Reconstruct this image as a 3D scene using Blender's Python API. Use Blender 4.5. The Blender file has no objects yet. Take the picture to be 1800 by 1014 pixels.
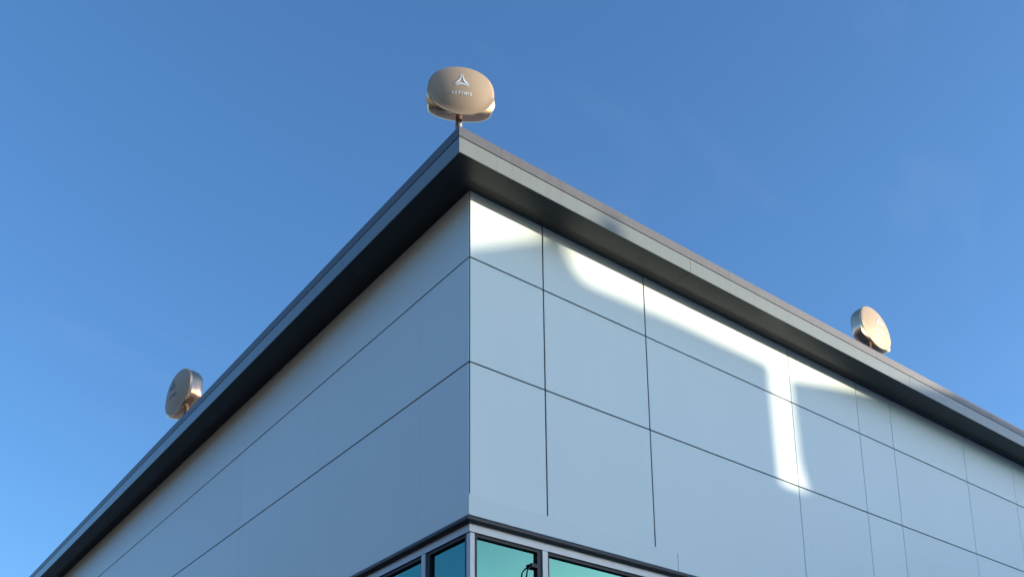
import bpy, bmesh, math, random
from mathutils import Vector, Matrix

random.seed(7)
S = bpy.context.scene
COL = S.collection
ZG = 6.93            # height of the second panel joint above the ground
R = math.radians

# ------------------------------------------------------------------ camera
cam = bpy.data.cameras.new('camera')
co = bpy.data.objects.new('camera', cam)
COL.objects.link(co)
S.camera = co
cam.sensor_fit = 'HORIZONTAL'
cam.sensor_width = 36.0
cam.lens = 1794.586 / 1800 * 36.0
cam.shift_x = (900 - 872.79) / 1800
cam.shift_y = (1138.25 - 507) / 1800
cam.clip_start = 0.1
cam.clip_end = 2000
yaw, pit, rol = 0.64467, 0.25274, -0.00541
fwd = Vector((math.sin(yaw) * math.cos(pit), math.cos(yaw) * math.cos(pit), math.sin(pit)))
rgt = Vector((math.cos(yaw), -math.sin(yaw), 0))
upv = rgt.cross(fwd)
r2 = rgt * math.cos(rol) + upv * math.sin(rol)
u2 = -rgt * math.sin(rol) + upv * math.cos(rol)
m3 = Matrix((r2, u2, -fwd)).transposed()
co.matrix_world = Matrix.Translation((-5.30996, -7.49098, -5.33474 + ZG)) @ m3.to_4x4()

# ------------------------------------------------------------------ sky, sun, exposure
SUN_EL, SUN_PHI = R(7.4), R(47.0)        # elevation; angle from the normal of the right-hand wall
sun_dir = Vector((math.sin(SUN_PHI) * math.cos(SUN_EL), -math.cos(SUN_PHI) * math.cos(SUN_EL), math.sin(SUN_EL)))
W = bpy.data.worlds.new('World')
S.world = W
W.use_nodes = True
wn, wl = W.node_tree.nodes, W.node_tree.links
sky = wn.new('ShaderNodeTexSky')
sky.sky_type = 'NISHITA'
sky.sun_disc = False
sky.sun_elevation = SUN_EL
sky.sun_rotation = math.atan2(sun_dir.x, sun_dir.y)
sky.air_density = 1.0
sky.dust_density = 1.6
sky.ozone_density = 4.3
sky.altitude = 50
CLX, CLY = 1.1, 4.2
# a few very thin wisps of high cloud, a faint whitening of the sky all round
tcw = wn.new('ShaderNodeTexCoord')
mpw = wn.new('ShaderNodeMapping'); mpw.inputs['Rotation'].default_value = (0.3, 0.25, 0.6); mpw.inputs['Scale'].default_value = (2.0, 9.0, 7.0); mpw.inputs['Location'].default_value = (CLX, CLY, 0.0)
nzw = wn.new('ShaderNodeTexNoise'); nzw.inputs['Scale'].default_value = 1.0; nzw.inputs['Detail'].default_value = 5; nzw.inputs['Distortion'].default_value = 0.6
mrw = wn.new('ShaderNodeMapRange'); mrw.inputs['From Min'].default_value = 0.60; mrw.inputs['From Max'].default_value = 0.85; mrw.inputs['To Max'].default_value = 0.03
mxw = wn.new('ShaderNodeMix'); mxw.data_type = 'RGBA'; mxw.inputs[7].default_value = (3.2, 3.4, 3.7, 1)
wl.new(tcw.outputs['Generated'], mpw.inputs['Vector']); wl.new(mpw.outputs[0], nzw.inputs['Vector'])
wl.new(nzw.outputs['Fac'], mrw.inputs['Value']); wl.new(mrw.outputs[0], mxw.inputs[0])
wl.new(sky.outputs[0], mxw.inputs[6])
wl.new(mxw.outputs[2], wn['Background'].inputs[0])
wn['Background'].inputs[1].default_value = 0.15
sl = bpy.data.lights.new('sun', 'SUN')
sl.energy = 2.5
sl.angle = R(0.53)
sl.color = (1.0, 0.87, 0.68)
so = bpy.data.objects.new('sun', sl)
COL.objects.link(so)
so.rotation_euler = sun_dir.to_track_quat('Z', 'Y').to_euler()
so.location = (20, -20, 20)
vs = S.view_settings
vs.view_transform = 'Standard'
vs.look = 'None'
vs.gamma = 1
vs.use_curve_mapping = False
vs.exposure = 1.48
S.cycles.max_bounces = 8
S.cycles.sample_clamp_indirect = 6

# ------------------------------------------------------------------ materials
def mat(name, col, rough=0.5, metal=0.0, var=0.0, vscale=3.0, bump=0.0, bscale=20.0, coat=0.0, spec=0.5,
        rvar=0.0, obj_var=0.0, streak=0.0):
    m = bpy.data.materials.new(name)
    m.use_nodes = True
    n, l = m.node_tree.nodes, m.node_tree.links
    b = n['Principled BSDF']
    b.inputs['Base Color'].default_value = (*col, 1)
    b.inputs['Roughness'].default_value = rough
    b.inputs['Metallic'].default_value = metal
    b.inputs['Coat Weight'].default_value = coat
    b.inputs['Coat Roughness'].default_value = 0.12
    b.inputs['Specular IOR Level'].default_value = spec
    tc = n.new('ShaderNodeTexCoord')
    src = tc.outputs['Object']
    if var or obj_var or streak:
        nz = n.new('ShaderNodeTexNoise')
        nz.inputs['Scale'].default_value = vscale
        nz.inputs['Detail'].default_value = 6
        l.new(src, nz.inputs['Vector'])
        mr = n.new('ShaderNodeMapRange')
        mr.inputs['To Min'].default_value = 1 - var
        mr.inputs['To Max'].default_value = 1 + var
        l.new(nz.outputs['Fac'], mr.inputs['Value'])
        fac = mr.outputs[0]
        if streak:
            mp = n.new('ShaderNodeMapping')
            mp.inputs['Scale'].default_value = (9, 9, 0.35)
            l.new(src, mp.inputs['Vector'])
            ns = n.new('ShaderNodeTexNoise')
            ns.inputs['Scale'].default_value = 2.2
            ns.inputs['Detail'].default_value = 4
            l.new(mp.outputs[0], ns.inputs['Vector'])
            ms = n.new('ShaderNodeMapRange')
            ms.inputs['From Min'].default_value = 0.35
            ms.inputs['From Max'].default_value = 0.75
            ms.inputs['To Min'].default_value = 1.0
            ms.inputs['To Max'].default_value = 1 - streak
            l.new(ns.outputs['Fac'], ms.inputs['Value'])
            mu = n.new('ShaderNodeMath'); mu.operation = 'MULTIPLY'
            l.new(fac, mu.inputs[0]); l.new(ms.outputs[0], mu.inputs[1])
            fac = mu.outputs[0]
        if obj_var:
            oi = n.new('ShaderNodeObjectInfo')
            mo = n.new('ShaderNodeMapRange')
            mo.inputs['To Min'].default_value = 1 - obj_var
            mo.inputs['To Max'].default_value = 1 + obj_var
            l.new(oi.outputs['Random'], mo.inputs['Value'])
            mu = n.new('ShaderNodeMath'); mu.operation = 'MULTIPLY'
            l.new(fac, mu.inputs[0]); l.new(mo.outputs[0], mu.inputs[1])
            fac = mu.outputs[0]
        mx = n.new('ShaderNodeVectorMath'); mx.operation = 'SCALE'
        mx.inputs[0].default_value = col
        l.new(fac, mx.inputs['Scale'])
        l.new(mx.outputs[0], b.inputs['Base Color'])
        if rvar:
            rr = n.new('ShaderNodeMapRange')
            rr.inputs['To Min'].default_value = max(0.02, rough - rvar)
            rr.inputs['To Max'].default_value = rough + rvar
            l.new(nz.outputs['Fac'], rr.inputs['Value'])
            l.new(rr.outputs[0], b.inputs['Roughness'])
    if bump:
        nb = n.new('ShaderNodeTexNoise')
        nb.inputs['Scale'].default_value = bscale
        nb.inputs['Detail'].default_value = 3
        l.new(src, nb.inputs['Vector'])
        bp = n.new('ShaderNodeBump')
        bp.inputs['Strength'].default_value = bump
        bp.inputs['Distance'].default_value = 0.02
        l.new(nb.outputs['Fac'], bp.inputs['Height'])
        l.new(bp.outputs[0], b.inputs['Normal'])
    return m

M = {
    'panel': mat('white_composite_panel', (0.80, 0.905, 0.865), 0.38, 0, 0.03, 0.8, 0.12, 1.1, spec=0.5, obj_var=0.02, streak=0.012),
    'cavity': mat('dark_cavity', (0.02, 0.022, 0.026), 0.8),
    'fascia': mat('grey_coated_metal', (0.19, 0.21, 0.195), 0.32, 0.1, 0.06, 2.0, 0.06, 3.0, spec=0.5, streak=0.08, coat=0.15),
    'coping': mat('grey_coping_metal', (0.115, 0.115, 0.12), 0.45, 0.2, 0.07, 3.0, 0.08, 5.0, streak=0.12),
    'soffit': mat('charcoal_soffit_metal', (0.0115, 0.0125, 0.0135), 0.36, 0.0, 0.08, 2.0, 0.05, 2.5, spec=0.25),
    'recess': mat('black_vent_strip', (0.016, 0.017, 0.02), 0.6),
    'trim': mat('charcoal_drip_trim', (0.03, 0.034, 0.042), 0.4, 0.1, 0.1, 6.0),
    'alu': mat('silver_anodised_aluminium', (0.52, 0.54, 0.54), 0.42, 0.35, 0.05, 8.0, 0.03, 30),
    'gasket': mat('black_rubber_gasket', (0.012, 0.013, 0.018), 0.5),
    'roof': mat('grey_roof_membrane', (0.25, 0.25, 0.24), 0.9, 0, 0.2, 2.0),
    'interior': mat('pale_interior_paint', (0.7, 0.72, 0.7), 0.8),
    'blind': mat('white_roller_blind', (0.75, 0.77, 0.74), 0.9, 0, 0.03, 5),
    'gold': mat('polished_bronze_metal', (0.85, 0.52, 0.34), 0.14, 1.0, 0.06, 12, 0.02, 30),
    'face': mat('champagne_metal_face', (0.50, 0.385, 0.275), 0.55, 0.12, 0.03, 30, 0.03, 120, spec=0.15),
    'pole': mat('galvanised_pole', (0.42, 0.40, 0.39), 0.4, 0.6, 0.1, 20),
    'print': mat('pale_blue_print', (0.82, 0.92, 0.97), 0.4),
    'print_dark': mat('dark_print', (0.03, 0.03, 0.035), 0.4),
    'ground': mat('asphalt', (0.055, 0.055, 0.056), 0.9, 0, 0.3, 1.5, 0.3, 60),
    'paving': mat('pale_bounce_paving', (0.44, 0.425, 0.40), 0.85, 0, 0.12, 0.8, 0.2, 40),  # kept pale to bounce more light onto the right-hand wall
    'bevel': mat('satin_gold_bevel', (0.90, 0.64, 0.38), 0.34, 1.0, 0.04, 20),
    'brick': mat('red_brick', (0.30, 0.17, 0.12), 0.85, 0, 0.25, 3.0, 0.3, 30),
    'tile': mat('slate_roof', (0.10, 0.10, 0.11), 0.7, 0, 0.2, 4.0),
    'render': mat('cream_render', (0.45, 0.42, 0.37), 0.85, 0, 0.1, 2.0),
    'neigh_glass': mat('dark_window_glass', (0.03, 0.04, 0.045), 0.08, 0, spec=0.6),
}

def glass_mat(name, tint, refl, body, bw):
    """coated window glass: tinted reflection over a tinted see-through body"""
    m = bpy.data.materials.new(name)
    m.use_nodes = True
    n, l = m.node_tree.nodes, m.node_tree.links
    n.remove(n['Principled BSDF'])
    out = n['Material Output']
    tr = n.new('ShaderNodeBsdfTransparent'); tr.inputs[0].default_value = (*body, 1)
    gl = n.new('ShaderNodeBsdfGlossy'); gl.inputs[0].default_value = (*tint, 1); gl.inputs['Roughness'].default_value = 0.03
    tc = n.new('ShaderNodeTexCoord')
    nz = n.new('ShaderNodeTexNoise'); nz.inputs['Scale'].default_value = 1.1
    l.new(tc.outputs['Object'], nz.inputs['Vector'])
    bp = n.new('ShaderNodeBump'); bp.inputs['Strength'].default_value = 0.06; bp.inputs['Distance'].default_value = 0.02
    l.new(nz.outputs['Fac'], bp.inputs['Height']); l.new(bp.outputs[0], gl.inputs['Normal'])
    lw = n.new('ShaderNodeLayerWeight'); lw.inputs['Blend'].default_value = 0.35
    mr = n.new('ShaderNodeMapRange'); mr.inputs['To Min'].default_value = refl; mr.inputs['To Max'].default_value = 1.0
    l.new(lw.outputs['Fresnel'], mr.inputs['Value'])
    mx = n.new('ShaderNodeMixShader')
    l.new(mr.outputs[0], mx.inputs[0]); l.new(tr.outputs[0], mx.inputs[1]); l.new(gl.outputs[0], mx.inputs[2])
    l.new(mx.outputs[0], out.inputs[0])
    return m
M['glass'] = glass_mat('teal_coated_glass', (0.155, 0.415, 0.37), 0.42, (0.20, 0.44, 0.44), 0.5)

# ------------------------------------------------------------------ mesh helpers
def mesh_obj(name, bm, m, parent=None, smooth=False):
    bmesh.ops.recalc_face_normals(bm, faces=bm.faces)
    me = bpy.data.meshes.new(name)
    bm.to_mesh(me); bm.free()
    if m: me.materials.append(m)
    if smooth:
        for p in me.polygons: p.use_smooth = True
    o = bpy.data.objects.new(name, me)
    COL.objects.link(o)
    if parent: o.parent = parent
    return o

def empty(name, loc, label=None, cat=None, group=None, rotz=0.0):
    o = bpy.data.objects.new(name, None)
    COL.objects.link(o)
    o.location = loc; o.rotation_euler = (0, 0, rotz); o.empty_display_size = 0.2
    if label: o['label'] = label
    if cat: o['category'] = cat
    if group: o['group'] = group
    return o

def box(bm, x0, x1, y0, y1, z0, z1):
    v = [bm.verts.new((x, y, z)) for z in (z0, z1) for x, y in ((x0, y0), (x1, y0), (x1, y1), (x0, y1))]
    for f in ((0, 3, 2, 1), (4, 5, 6, 7), (0, 1, 5, 4), (1, 2, 6, 5), (2, 3, 7, 6), (3, 0, 4, 7)):
        bm.faces.new([v[i] for i in f])

def bbox(x0, x1, y0, y1, z0, z1, bev=0.0, seg=1):
    bm = bmesh.new()
    box(bm, min(x0, x1), max(x0, x1), min(y0, y1), max(y0, y1), min(z0, z1), max(z0, z1))
    if bev:
        bmesh.ops.bevel(bm, geom=bm.edges[:], offset=bev, segments=seg, affect='EDGES', profile=0.5)
    return bm

def prism(bm, pts, a, b):
    """closed outline pts (in 3D) swept by vectors a -> b"""
    lo = [bm.verts.new(Vector(p) + a) for p in pts]
    hi = [bm.verts.new(Vector(p) + b) for p in pts]
    n = len(pts)
    bm.faces.new(lo); bm.faces.new(hi[::-1])
    for i in range(n):
        bm.faces.new((lo[i], hi[i], hi[(i + 1) % n], lo[(i + 1) % n]))

def tube(bm, pts, rad, seg=12):
    rings = []
    for i, p in enumerate(pts):
        p = Vector(p)
        d = (Vector(pts[min(i + 1, len(pts) - 1)]) - Vector(pts[max(i - 1, 0)])).normalized()
        a = d.orthogonal().normalized(); b = d.cross(a)
        r = rad[i] if isinstance(rad, (list, tuple)) else rad
        rings.append([bm.verts.new(p + a * r * math.cos(t * 2 * math.pi / seg) + b * r * math.sin(t * 2 * math.pi / seg)) for t in range(seg)])
    for i in range(len(rings) - 1):
        for k in range(seg):
            bm.faces.new((rings[i][k], rings[i][(k + 1) % seg], rings[i + 1][(k + 1) % seg], rings[i + 1][k]))
    bm.faces.new(rings[0][::-1]); bm.faces.new(rings[-1])

# ------------------------------------------------------------------ ground
bm = bmesh.new()
bmesh.ops.create_grid(bm, x_segments=1, y_segments=1, size=900)
g = mesh_obj('ground', bm, M['ground']); g['kind'] = 'structure'
# unseen forecourt added on the right-hand side only, to bounce light onto that wall
pv = mesh_obj('bounce_pavement', bbox(0.0, 60.0, -17.0, -0.1, 0.0, 0.12, 0.01), M['paving']); pv['kind'] = 'structure'

# ------------------------------------------------------------------ the building
LX, LY = 16.0, 18.0                     # length of the right-hand (along +X) and left-hand (along +Y) wall
ZS = 1.967 + ZG                         # soffit
ZT = -1.641 + ZG                        # bottom of the panel cladding
ZB = -1.424 + ZG                        # top of the bottom band
Z1, Z2 = 1.2 + ZG, 0.0 + ZG
OV = 0.426                              # overhang of the eaves
ZFG, ZFT = 2.150 + ZG, 2.270 + ZG       # groove and top of the coping
B = empty('office_building', (0, 0, 0), 'white panel clad building corner with dark overhanging eaves and teal glass below', 'building')

TH = 0.010
def right_panel(x0, x1, z0, z1, y=0.0, name='wall_panel'):
    bm = bbox(x0, x1, y, y + TH, z0, z1, 0.0022)
    return mesh_obj(name, bm, M['panel'], B)
def left_panel(y0, y1, z0, z1, x=0.0, name='wall_panel'):
    bm = bbox(x, x + TH, y0, y1, z0, z1, 0.0022)
    return mesh_obj(name, bm, M['panel'], B)

HJ = 0.0075                             # half width of the horizontal joints
rows = [(ZB, Z2 - HJ), (Z2 + HJ, Z1 - HJ), (Z1 + HJ, ZS + 0.05)]
ur = [0.012, 0.986, 2.541, 5.256, 6.780, 7.626, 9.654, 11.2, 12.05, 14.1, LX]
hw = [0, 0.0085, 0.0085, 0.005, 0.005, 0.005, 0.005, 0.005, 0.005, 0.005, 0]
for i in range(len(ur) - 1):
    for z0, z1 in rows:
        right_panel(ur[i] + hw[i], ur[i + 1] - hw[i + 1], z0, z1)
vl = [0.014, 0.917, 3.294, 5.672, 8.05, 10.43, 12.8, 15.2, LY]
for i in range(len(vl) - 1):
    for z0, z1 in rows:
        left_panel(vl[i] + (0.0011 if i else 0), vl[i + 1] - 0.0011, z0, z1)
# band under the panels, 12 mm proud, closed at the corner
ub = [-0.012, 2.881, 5.9, 8.9, 11.9, LX]
for i in range(len(ub) - 1):
    right_panel(ub[i] + (0.003 if i else 0), ub[i + 1] - 0.003, ZT, ZB - 0.001, -0.012, 'base_band')
vb = [0.0, 4.7, 9.5, 14.2, LY]
for i in range(len(vb) - 1):
    left_panel(vb[i] + 0.0015, vb[i + 1] - 0.0015, ZT, ZB - 0.001, -0.012, 'base_band')
# dark cavity wall behind the joints (two leaves butted at the corner) and the core behind it
mesh_obj('backing_wall', bbox(0.030, LX, 0.030, 0.05, ZT + 0.01, ZS + 0.06), M['cavity'], B)
mesh_obj('backing_wall', bbox(0.030, 0.05, 0.051, LY, ZT + 0.01, ZS + 0.06), M['cavity'], B)
# end walls closing the block
mesh_obj('end_wall', bbox(LX - 0.2, LX, 0.06, LY, 0.0, ZS + 0.05), M['render'], B)
mesh_obj('end_wall', bbox(0.06, LX - 0.21, LY - 0.2, LY, 0.0, ZS + 0.05), M['render'], B)

# --- eaves: soffit boards, recessed vent strip by the wall, fascia, groove, coping
SI = 0.165                              # inner strip width
def mitre_right(x0, x1, yo, yi, z0, z1, corner=False):
    """slab along the right-hand eaves, mitred at the corner when x0 is the corner"""
    bm = bmesh.new()
    pts = [(x0 + (yo if corner else 0), yo), (x1, yo), (x1, yi), (x0 + (yi if corner else 0), yi)]
    prism(bm, [(x, y, 0) for x, y in pts], Vector((0, 0, z0)), Vector((0, 0, z1)))
    return bm
def swap(bm):
    for v in bm.verts: v.co.x, v.co.y = v.co.y, v.co.x
    return bm
gap = 0.0025
sr = [0.0, 2.90, 7.5, 12.1, LX]
sf = [0.0, 1.99, 6.59, 11.2, 15.8, LY]
for seams, fn in ((sr, lambda b: b), (sf, swap)):
    for i in range(len(seams) - 1):
        a, b = seams[i] + (gap if i else 0), seams[i + 1] - gap
        mesh_obj('soffit_panel', fn(mitre_right(a, b, -OV + 0.004, -SI, ZS, ZS + 0.02, i == 0)), M['soffit'], B)
        bm = fn(mitre_right(a, b, -OV - 0.004, -OV + 0.004, ZS - 0.004, ZFG - 0.008, i == 0))
        mesh_obj('fascia_panel', bm, M['fascia'], B)
    mesh_obj('vent_strip', fn(mitre_right(0.0, seams[-1], -SI + 0.003, 0.02, ZS + 0.028, ZS + 0.04, True)), M['recess'], B)
    mesh_obj('groove', fn(mitre_right(0.0, seams[-1], -OV + 0.012, -OV + 0.03, ZS + 0.03, ZFG + 0.02, True)), M['cavity'], B)
cr = [0.0, 0.09 + 0.42, 3.6, 6.7, 9.8, 12.9, LX]
cl = [0.0, 3.1, 6.2, 9.3, 12.4, 15.5, LY]
cr[1] = 0.09
for seams, fn in ((cr, lambda b: b), (cl, swap)):
    for i in range(len(seams) - 1):
        a, b = seams[i] + (0.0015 if i else 0), seams[i + 1] - 0.0015
        bm = bmesh.new()
        # outline across the edge: upright face, small nose, top falling back to the roof
        prof = [(-OV - 0.008, ZFG), (-OV - 0.008, ZFT - 0.006), (-OV - 0.002, ZFT), (-0.05, ZFT - 0.035), (-0.05, ZFT - 0.07), (-OV + 0.03, ZFG)]
        lo = [bm.verts.new((a + (y if i == 0 else 0), y, z)) for y, z in prof]
        hi = [bm.verts.new((b, y, z)) for y, z in prof]
        n = len(prof)
        for k in range(n): bm.faces.new((lo[k], lo[(k + 1) % n], hi[(k + 1) % n], hi[k]))
        bm.faces.new(lo); bm.faces.new(hi)
        mesh_obj('coping', fn(bm), M['coping'], B)
mesh_obj('roof', bbox(-0.045, LX, -0.045, LY, ZS + 0.08, ZFT - 0.08), M['roof'], B)

# --- glazing band under the cladding
def right_to_left(bm):                  # mirror a right-hand piece onto the left-hand wall
    return swap(bm)
# rounded dark drip trim: a half round along each wall, mitred at the corner
def drip(length):
    bm = bmesh.new()
    prof = []
    for k in range(9):
        t = -math.pi / 2 + math.pi * k / 8
        prof.append((-0.004 - 0.030 * math.cos(t), ZT - 0.036 + 0.034 * math.sin(t)))
    prof += [(0.05, ZT - 0.002), (0.05, ZT - 0.070)]
    lo = [bm.verts.new((y, y, z)) for y, z in prof]
    hi = [bm.verts.new((length, y, z)) for y, z in prof]
    n = len(prof)
    for k in range(n): bm.faces.new((lo[k], lo[(k + 1) % n], hi[(k + 1) % n], hi[k]))
    bm.faces.new(lo); bm.faces.new(hi)
    return bm
mesh_obj('drip_trim', drip(LX), M['trim'], B)
mesh_obj('drip_trim', swap(drip(LY)), M['trim'], B)
FY = 0.022                              # face of the aluminium frame
ZH = ZT - 0.071                         # underside of trim
ZHB = ZT - 0.152                        # underside of the head frame
ZSILL = ZT - 1.75
mesh_obj('head_frame', mitre_right(0.0, LX, FY, FY + 0.09, ZHB, ZH, True), M['alu'], B)
mesh_obj('head_frame', swap(mitre_right(0.0, LY, FY, FY + 0.09, ZHB, ZH, True)), M['alu'], B)
mesh_obj('sill_frame', mitre_right(0.0, LX, FY - 0.03, FY + 0.09, ZSILL - 0.08, ZSILL, True), M['alu'], B)
mesh_obj('sill_frame', swap(mitre_right(0.0, LY, FY - 0.03, FY + 0.09, ZSILL - 0.08, ZSILL, True)), M['alu'], B)
mesh_obj('corner_post', bbox(0.036, 0.096, 0.036, 0.096, ZSILL, ZHB, 0.004), M['alu'], B)

def window(x0, x1, fn, gl, gr_, handle=False):
    """one light between two mullions: black gasket frame and coated pane"""
    bm = bmesh.new()
    d0, d1 = FY + 0.018, FY + 0.07
    box(bm, x0, x1, d0, d1, ZHB - 0.034, ZHB - 0.0005)
    box(bm, x0, x1, d0, d1, ZSILL + 0.0005, ZSILL + 0.04)
    box(bm, x0, x0 + gl, d0, d1, ZSILL + 0.041, ZHB - 0.0345)
    box(bm, x1 - gr_, x1, d0, d1, ZSILL + 0.041, ZHB - 0.0345)
    w = mesh_obj('window', fn(bm), M['gasket'], B)
    mesh_obj('pane', fn(bbox(x0 + gl - 0.004, x1 - gr_ + 0.004, FY + 0.05, FY + 0.056, ZSILL + 0.037, ZHB - 0.030)), M['glass'], w)
    return w
mr_ = [(0.928, 1.000), (2.99, 3.06), (5.05, 5.12), (7.1, 7.17), (9.2, 9.27), (11.3, 11.37), (13.4, 13.47)]
ml_ = [(0.806, 0.880), (2.95, 3.02), (5.1, 5.17), (7.2, 7.27), (9.3, 9.37), (11.4, 11.47), (13.5, 13.57), (15.6, 15.67)]
wins = []
for spans, L, fn in ((mr_, LX, lambda b: b), (ml_, LY, swap)):
    x = 0.097
    for k, (a, b) in enumerate(spans + [(L - 0.25, None)]):
        wins.append((fn is swap, k, window(x + 0.0005, a - 0.0005, fn, 0.026, 0.055 if k == 0 and fn is not swap else (0.06 if k == 0 else 0.03))))
        if b is not None:
            mesh_obj('mullion', fn(bbox(a, b, FY + 0.002, FY + 0.09, ZSILL + 0.0005, ZHB - 0.0005, 0.003)), M['alu'], B)
            x = b
# dark stay fixed to the side frame of the corner light
bm = bmesh.new()
hx, hz = 0.872, ZT - 0.335
box(bm, hx - 0.085, hx, FY + 0.004, FY + 0.04, hz - 0.022, hz + 0.018)
tube(bm, [(hx - 0.07, FY + 0.02, hz - 0.01), (hx - 0.11, FY + 0.012, hz - 0.035), (hx - 0.14, FY + 0.008, hz - 0.075), (hx - 0.152, FY + 0.01, hz - 0.16)], 0.008, 8)
w0 = [w for s, k, w in wins if not s and k == 0][0]
mesh_obj('window_stay', bm, M['gasket'], w0)
# room behind the glass
mesh_obj('room_ceiling', bbox(0.14, LX - 0.3, 0.14, LY - 0.3, ZT - 0.10, ZT - 0.06), M['interior'], B)
mesh_obj('room_floor', bbox(0.14, LX - 0.3, 0.14, LY - 0.3, ZSILL - 0.9, ZSILL - 0.8), M['interior'], B)
mesh_obj('room_wall', bbox(4.0, LX - 0.3, 4.0, 4.1, ZSILL - 0.79, ZT - 0.11), M['interior'], B)
mesh_obj('room_wall', bbox(4.0, 4.1, 4.11, LY - 0.3, ZSILL - 0.79, ZT - 0.11), M['interior'], B)
mesh_obj('roller_blind', bbox(0.15, 0.545, 0.16, 0.163, ZSILL, ZT - 0.11), M['blind'], B)
# storey below the glazing
for x0, x1 in zip(ur[:-1], ur[1:]):
    right_panel(x0 + 0.006, x1 - 0.006, 0.25, ZSILL - 0.085, 0.012)
for y0, y1 in zip(vl[:-1], vl[1:]):
    left_panel(y0 + 0.006 + (0.012 if y0 < 0.1 else 0), y1 - 0.006, 0.25, ZSILL - 0.085, 0.012)
mesh_obj('backing_wall', bbox(0.040, LX, 0.040, 0.06, 0.0, ZSILL - 0.081), M['cavity'], B)
mesh_obj('backing_wall', bbox(0.040, 0.06, 0.061, LY, 0.0, ZSILL - 0.081), M['cavity'], B)

# ------------------------------------------------------------------ antennas
def interp(tab, n):
    """closed Catmull-Rom through right-half points (a,b), mirrored"""
    full = tab + [(-a, b) for a, b in reversed(tab) if abs(a) > 1e-6]
    P = [Vector((a, b)) for a, b in full]
    k = len(P); out = []
    for i in range(n):
        t = i / n * k; j = int(t); f = t - j
        p0, p1, p2, p3 = P[(j - 1) % k], P[j % k], P[(j + 1) % k], P[(j + 2) % k]
        out.append(0.5 * ((2 * p1) + (p2 - p0) * f + (2 * p0 - 5 * p1 + 4 * p2 - p3) * f * f + (3 * p1 - p0 - 3 * p2 + p3) * f ** 3))
    return out
NS = 72
def half(au, eu, bu, fu, al, el_, bl, fl, n=9, c=-0.045):
    """right half outline from the top round to the bottom: one superellipse above c, another below"""
    out = []
    for k in range(2 * n + 1):
        t = math.pi / 2 - math.pi * k / (2 * n)
        ct, st = max(0.0, math.cos(t)), math.sin(t)
        if st >= 0: out.append((au * ct ** eu, c + bu * st ** fu))
        else: out.append((al * ct ** el_, c - bl * (-st) ** fl))
    out[0] = (0.0, out[0][1]); out[-1] = (0.0, out[-1][1])
    return out
FACE = half(0.350, 0.86, 0.280, 0.84, 0.350, 1.12, 0.236, 0.96)
BODY = [p for p in FACE if p[1] > -0.04] + [(0.3565, -0.085), (0.353, -0.135), (0.338, -0.185), (0.300, -0.212), (0.235, -0.236), (0.130, -0.255), (0.0, -0.262)]
BODY = [(a * 1.004, b * 1.004) for a, b in BODY]
DEPTH, PROUD, DOME = 0.165, 0.030, 0.068
body_o, face_o = interp(BODY, NS), interp(FACE, NS)
def face_depth(a, b):
    r2_ = (a / 0.34) ** 2 + (b / 0.26) ** 2
    return -(PROUD + DOME * max(0.0, 1 - r2_))

def antenna_meshes():
    # body: front edge ring -> bulged rim -> back ring -> back plate
    bm = bmesh.new()
    rings = []
    prof = [(1.0, 0.0, 0), (1.0, 0.010, 0), (1.003, 0.06, 0), (0.995, 0.105, 0), (0.97, 0.135, 0), (0.92, DEPTH, 0), (0.5, DEPTH + 0.012, 0)]
    for s, y, _ in prof:
        rings.append([bm.verts.new((p.x * s, y, p.y * s)) for p in body_o])
    for i in range(len(rings) - 1):
        for k in range(NS):
            bm.faces.new((rings[i][k], rings[i][(k + 1) % NS], rings[i + 1][(k + 1) % NS], rings[i + 1][k]))
    bm.faces.new(rings[-1])
    # facets from the body edge up to the face edge
    shell = bm
    bm = bmesh.new()
    fr = [bm.verts.new((p.x, -PROUD + 0.004 if (p - q).length > 0.004 else -PROUD + 0.004, p.y)) for p, q in zip(face_o, body_o)]
    b0 = [bm.verts.new((p.x, 0.0, p.y)) for p in body_o]
    for k in range(NS):
        bm.faces.new((b0[k], b0[(k + 1) % NS], fr[(k + 1) % NS], fr[k]))
    facets = bm
    # face: domed plate
    bm = bmesh.new()
    K = 10
    rr = []
    edge = [bm.verts.new((p.x, -PROUD + 0.006, p.y)) for p in face_o]
    for i in range(K):
        s = (1 - i / K)
        s_ = s if i else 0.988
        rr.append([bm.verts.new((p.x * s_, face_depth(p.x * s_, p.y * s_), p.y * s_)) for p in face_o])
    c = bm.verts.new((0, face_depth(0, 0), 0))
    allr = [edge] + rr
    for i in range(len(allr) - 1):
        for k in range(NS):
            bm.faces.new((allr[i][k], allr[i][(k + 1) % NS], allr[i + 1][(k + 1) % NS], allr[i + 1][k]))
    for k in range(NS): bm.faces.new((allr[-1][k], allr[-1][(k + 1) % NS], c))
    return shell, facets, bm

def plate_on_face(polys, off=0.0035):
    """flat strips of quads laid on the domed face"""
    bm = bmesh.new()
    for q in polys:
        vs_ = [bm.verts.new((a, face_depth(a, b) - off, b)) for a, b in q]
        bm.faces.new(vs_)
    return bm

def emblem_polys(cx, cz, sx, sz):
    """three curved blades that almost meet: two sweep down and outwards, the third arches under them"""
    left_o = [(-33, 275), (-40, 200), (-55, 130), (-88, 60), (-150, -10), (-205, -75), (-255, -128)]
    left_i = [(-22, 275), (-18, 200), (-20, 130), (-38, 40), (-92, -60), (-165, -108), (-245, -136)]
    low_o = [(-232, -196), (-160, -170), (-90, -142), (0, -130), (90, -142), (160, -170), (245, -200)]
    low_i = [(-226, -188), (-160, -132), (-90, -92), (0, -70), (90, -92), (160, -132), (240, -190)]
    out = []
    for o_, i_ in ((left_o, left_i), ([(-x, y) for x, y in left_o], [(-x, y) for x, y in left_i]), (low_o, low_i)):
        for k in range(len(o_) - 1):
            out.append([(cx + sx * x, cz + sz * y) for x, y in (o_[k], o_[k + 1], i_[k + 1], i_[k])])
    return out

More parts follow.
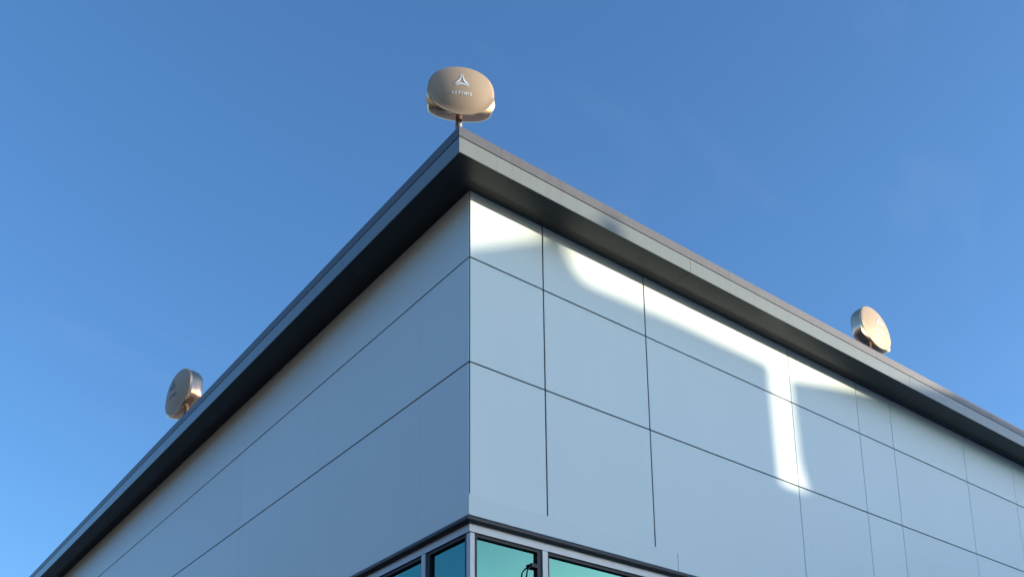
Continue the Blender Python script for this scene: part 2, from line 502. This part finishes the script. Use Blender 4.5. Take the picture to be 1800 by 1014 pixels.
def lettering(text, cx, cz, h, track):
    cu = bpy.data.curves.new('lettering', 'FONT')
    cu.body = text; cu.size = h / 0.7; cu.space_character = track; cu.align_x = 'CENTER'; cu.extrude = 0.0; cu.offset = h * 0.03
    o = bpy.data.objects.new('lettering', cu)
    COL.objects.link(o)
    bpy.context.view_layer.update()
    dg = bpy.context.evaluated_depsgraph_get()
    me = bpy.data.meshes.new_from_object(o.evaluated_get(dg))
    bpy.data.objects.remove(o); bpy.data.curves.remove(cu)
    for v in me.vertices:
        a, b = cx + v.co.x, cz + v.co.y
        v.co = (a, face_depth(a, b) - 0.0035, b)
    return me

shell_bm, bevel_bm, face_bm = antenna_meshes()
proto = None
shell_me = face_me = bevel_me = None
GROUP = 'champagne gold antennas along the roof edge'
def make_antenna(loc, az, tilt, scale, label, pole_len, pr, flat=1.0):
    """loc = middle of the face plate; az = direction the face looks to"""
    global shell_me, face_me, bevel_me
    t = empty('radio_antenna', loc, label, 'antenna', GROUP, az)
    t.rotation_euler = (tilt, 0, az); t.scale = (scale, scale * flat, scale)
    if shell_me is None:
        a = mesh_obj('housing', shell_bm, M['gold'], t, True); shell_me = a.data
        shell_me.set_sharp_from_angle(angle=R(32))
        bevel_me = mesh_obj('bevel', bevel_bm, M['bevel'], t, True).data
        b = mesh_obj('face_plate', face_bm, M['face'], t, True); face_me = b.data
        face_me.set_sharp_from_angle(angle=R(40))
    else:
        for nm, me in (('housing', shell_me), ('bevel', bevel_me), ('face_plate', face_me)):
            o = bpy.data.objects.new(nm, me); COL.objects.link(o); o.parent = t
            if nm == 'face_plate': b = o
    e = mesh_obj('emblem', plate_on_face(emblem_polys(0.0, 0.045, 0.00031, 0.00031)), pr, b)
    le = bpy.data.objects.new('lettering', lettering('ARTEMIS', 0.0, -0.100, 0.031, 1.3))
    COL.objects.link(le); le.parent = b; le.data.materials.clear(); le.data.materials.append(pr)
    # mounting: a stub bracket under the housing, twin-tube pole down to a base plate on the roof
    bm = bmesh.new()
    tube(bm, [(0, 0.135, -0.25), (0, 0.135, -0.28 - pole_len)], 0.036, 20)
    mesh_obj('pole', bm, M['pole'], t, False)
    mesh_obj('base_plate', bbox(-0.09, 0.09, 0.045, 0.225, -0.295 - pole_len, -0.28 - pole_len, 0.003), M['pole'], t)
    mesh_obj('bracket', bbox(-0.03, 0.03, 0.095, 0.175, -0.285, -0.245, 0.006), M['pole'], t)
    return t

make_antenna((-0.335, -0.315, 2.825 + ZG), R(-28), R(9), 0.985,
             'champagne gold antenna on the roof corner with pale three bladed emblem facing forward', 0.34, M['print'])
make_antenna((6.94, -0.30, 2.785 + ZG), R(5), R(-3), 1.19,
             'champagne gold antenna on the right roof edge above the sunlit wall', 0.24, M['print'], 0.78)
make_antenna((-0.33, 7.76, 2.965 + ZG), R(-87), R(-1), 1.42,
             'champagne gold antenna on the left roof edge with dark emblem on its grey face', 0.30, M['print_dark'], 0.85)

# ------------------------------------------------------------------ unseen shade-casting houses across the street, towards the low sun
# outlines are shaped so that their shadow leaves the sunlit patches on the wall; they stand square to the sunlight, about 28 m away
HD = Vector((sun_dir.x, sun_dir.y, 0)).normalized()      # horizontal direction to the sun
HS = Vector((-HD.y, HD.x, 0))                            # along their fronts
DIST = 29.0
def at_front(u, z):
    """front point whose shadow falls on (u, z) of the right-hand wall"""
    p = Vector((u, 0, z + ZG))
    # distance along the ray so that it meets the vertical plane  HD . p = DIST
    k = (DIST - p.dot(HD)) / sun_dir.dot(HD)
    return p + sun_dir * k
def house(name, prof, depth, m, label, cat='house'):
    h = empty(name, at_front(prof[0][0], 0) * 1.0, label, cat)
    h.location.z = 0
    inv = Matrix.Translation(-h.location)
    pts = [at_front(u, z) for u, z in prof]
    base = [Vector((pts[-1].x, pts[-1].y, 0)), Vector((pts[0].x, pts[0].y, 0))]
    bm = bmesh.new()
    prism(bm, pts + base, Vector((0, 0, 0)), HD * depth)
    bm.transform(inv)
    mesh_obj('wall', bm, m, h)
    # windows on the face that looks at the photographed building
    a, b = base[1], base[0]
    L = (b - a).length
    ax = (b - a).normalized()
    n = max(1, int(L / 3))
    for fl in range(3):
        for k in range(n):
            c = a + ax * (L * (k + 0.5) / n) + Vector((0, 0, 2.0 + fl * 3.0)) - HD * 0.03
            bm = bmesh.new()
            q = [c - ax * 0.6 - Vector((0, 0, 0.75)), c + ax * 0.6 - Vector((0, 0, 0.75)), c + ax * 0.6 + Vector((0, 0, 0.75)), c - ax * 0.6 + Vector((0, 0, 0.75))]
            prism(bm, q, Vector((0, 0, 0)), HD * 0.025)
            bm.transform(inv)
            mesh_obj('window', bm, M['neigh_glass'], h)
    return h
house('brick_shade_house', [(-6.5, -2.14), (0.0, 1.34), (0.95, 1.85), (1.10, 2.08), (1.28, 2.04), (1.42, 1.70), (1.58, 1.55), (3.0, 1.61), (4.84, 1.61), (4.90, 0.0)], 9.0, M['brick'],
      'unseen red brick house across the street, roofline shaped for its shadow on the wall')
house('rendered_shade_house', [(5.92, 0.02), (5.62, 0.60), (5.42, 1.05), (5.25, 1.54), (5.40, 1.58), (6.05, 1.72), (7.05, 1.92), (8.4, 2.22), (30.0, 2.25)], 9.0, M['render'],
      'unseen cream rendered house across the street, side and roof shaped for its shadow')
house('passage_shade_wall', [(4.40, -0.04), (6.4, -0.04)], 0.6, M['brick'], 'unseen brick wall added between the two houses to end the sunlit streak', 'wall')  # added out of view to stop the light streak at its foot

# ------------------------------------------------------------------ unseen warehouse on the left, added to cut sky light on the left-hand wall
wh = empty('skylight_blocking_warehouse', (-24.0, 18.0, 0), 'unseen dark brick warehouse added to dim the sky light on the left-hand wall', 'warehouse')
mesh_obj('wall', bbox(-12.0, 0.0, -26.0, 26.0, 0.0, 15.0), mat('dark_brown_brick', (0.13, 0.095, 0.075), 0.9, 0, 0.2, 3.0, 0.3, 30), wh)
mesh_obj('coping', bbox(-12.1, 0.1, -26.1, 26.1, 15.0, 15.2), M['coping'], wh)
wme = None
for fl in range(4):
    for k in range(12):
        if wme is None:
            w = mesh_obj('window', bbox(0.0, 0.03, -0.9, 0.9, -0.8, 0.8), M['neigh_glass'], wh); wme = w.data
        else:
            w = bpy.data.objects.new('window', wme); COL.objects.link(w); w.parent = wh
        w.location = (0.01, -24.0 + 4.36 * k, 2.4 + 3.4 * fl)
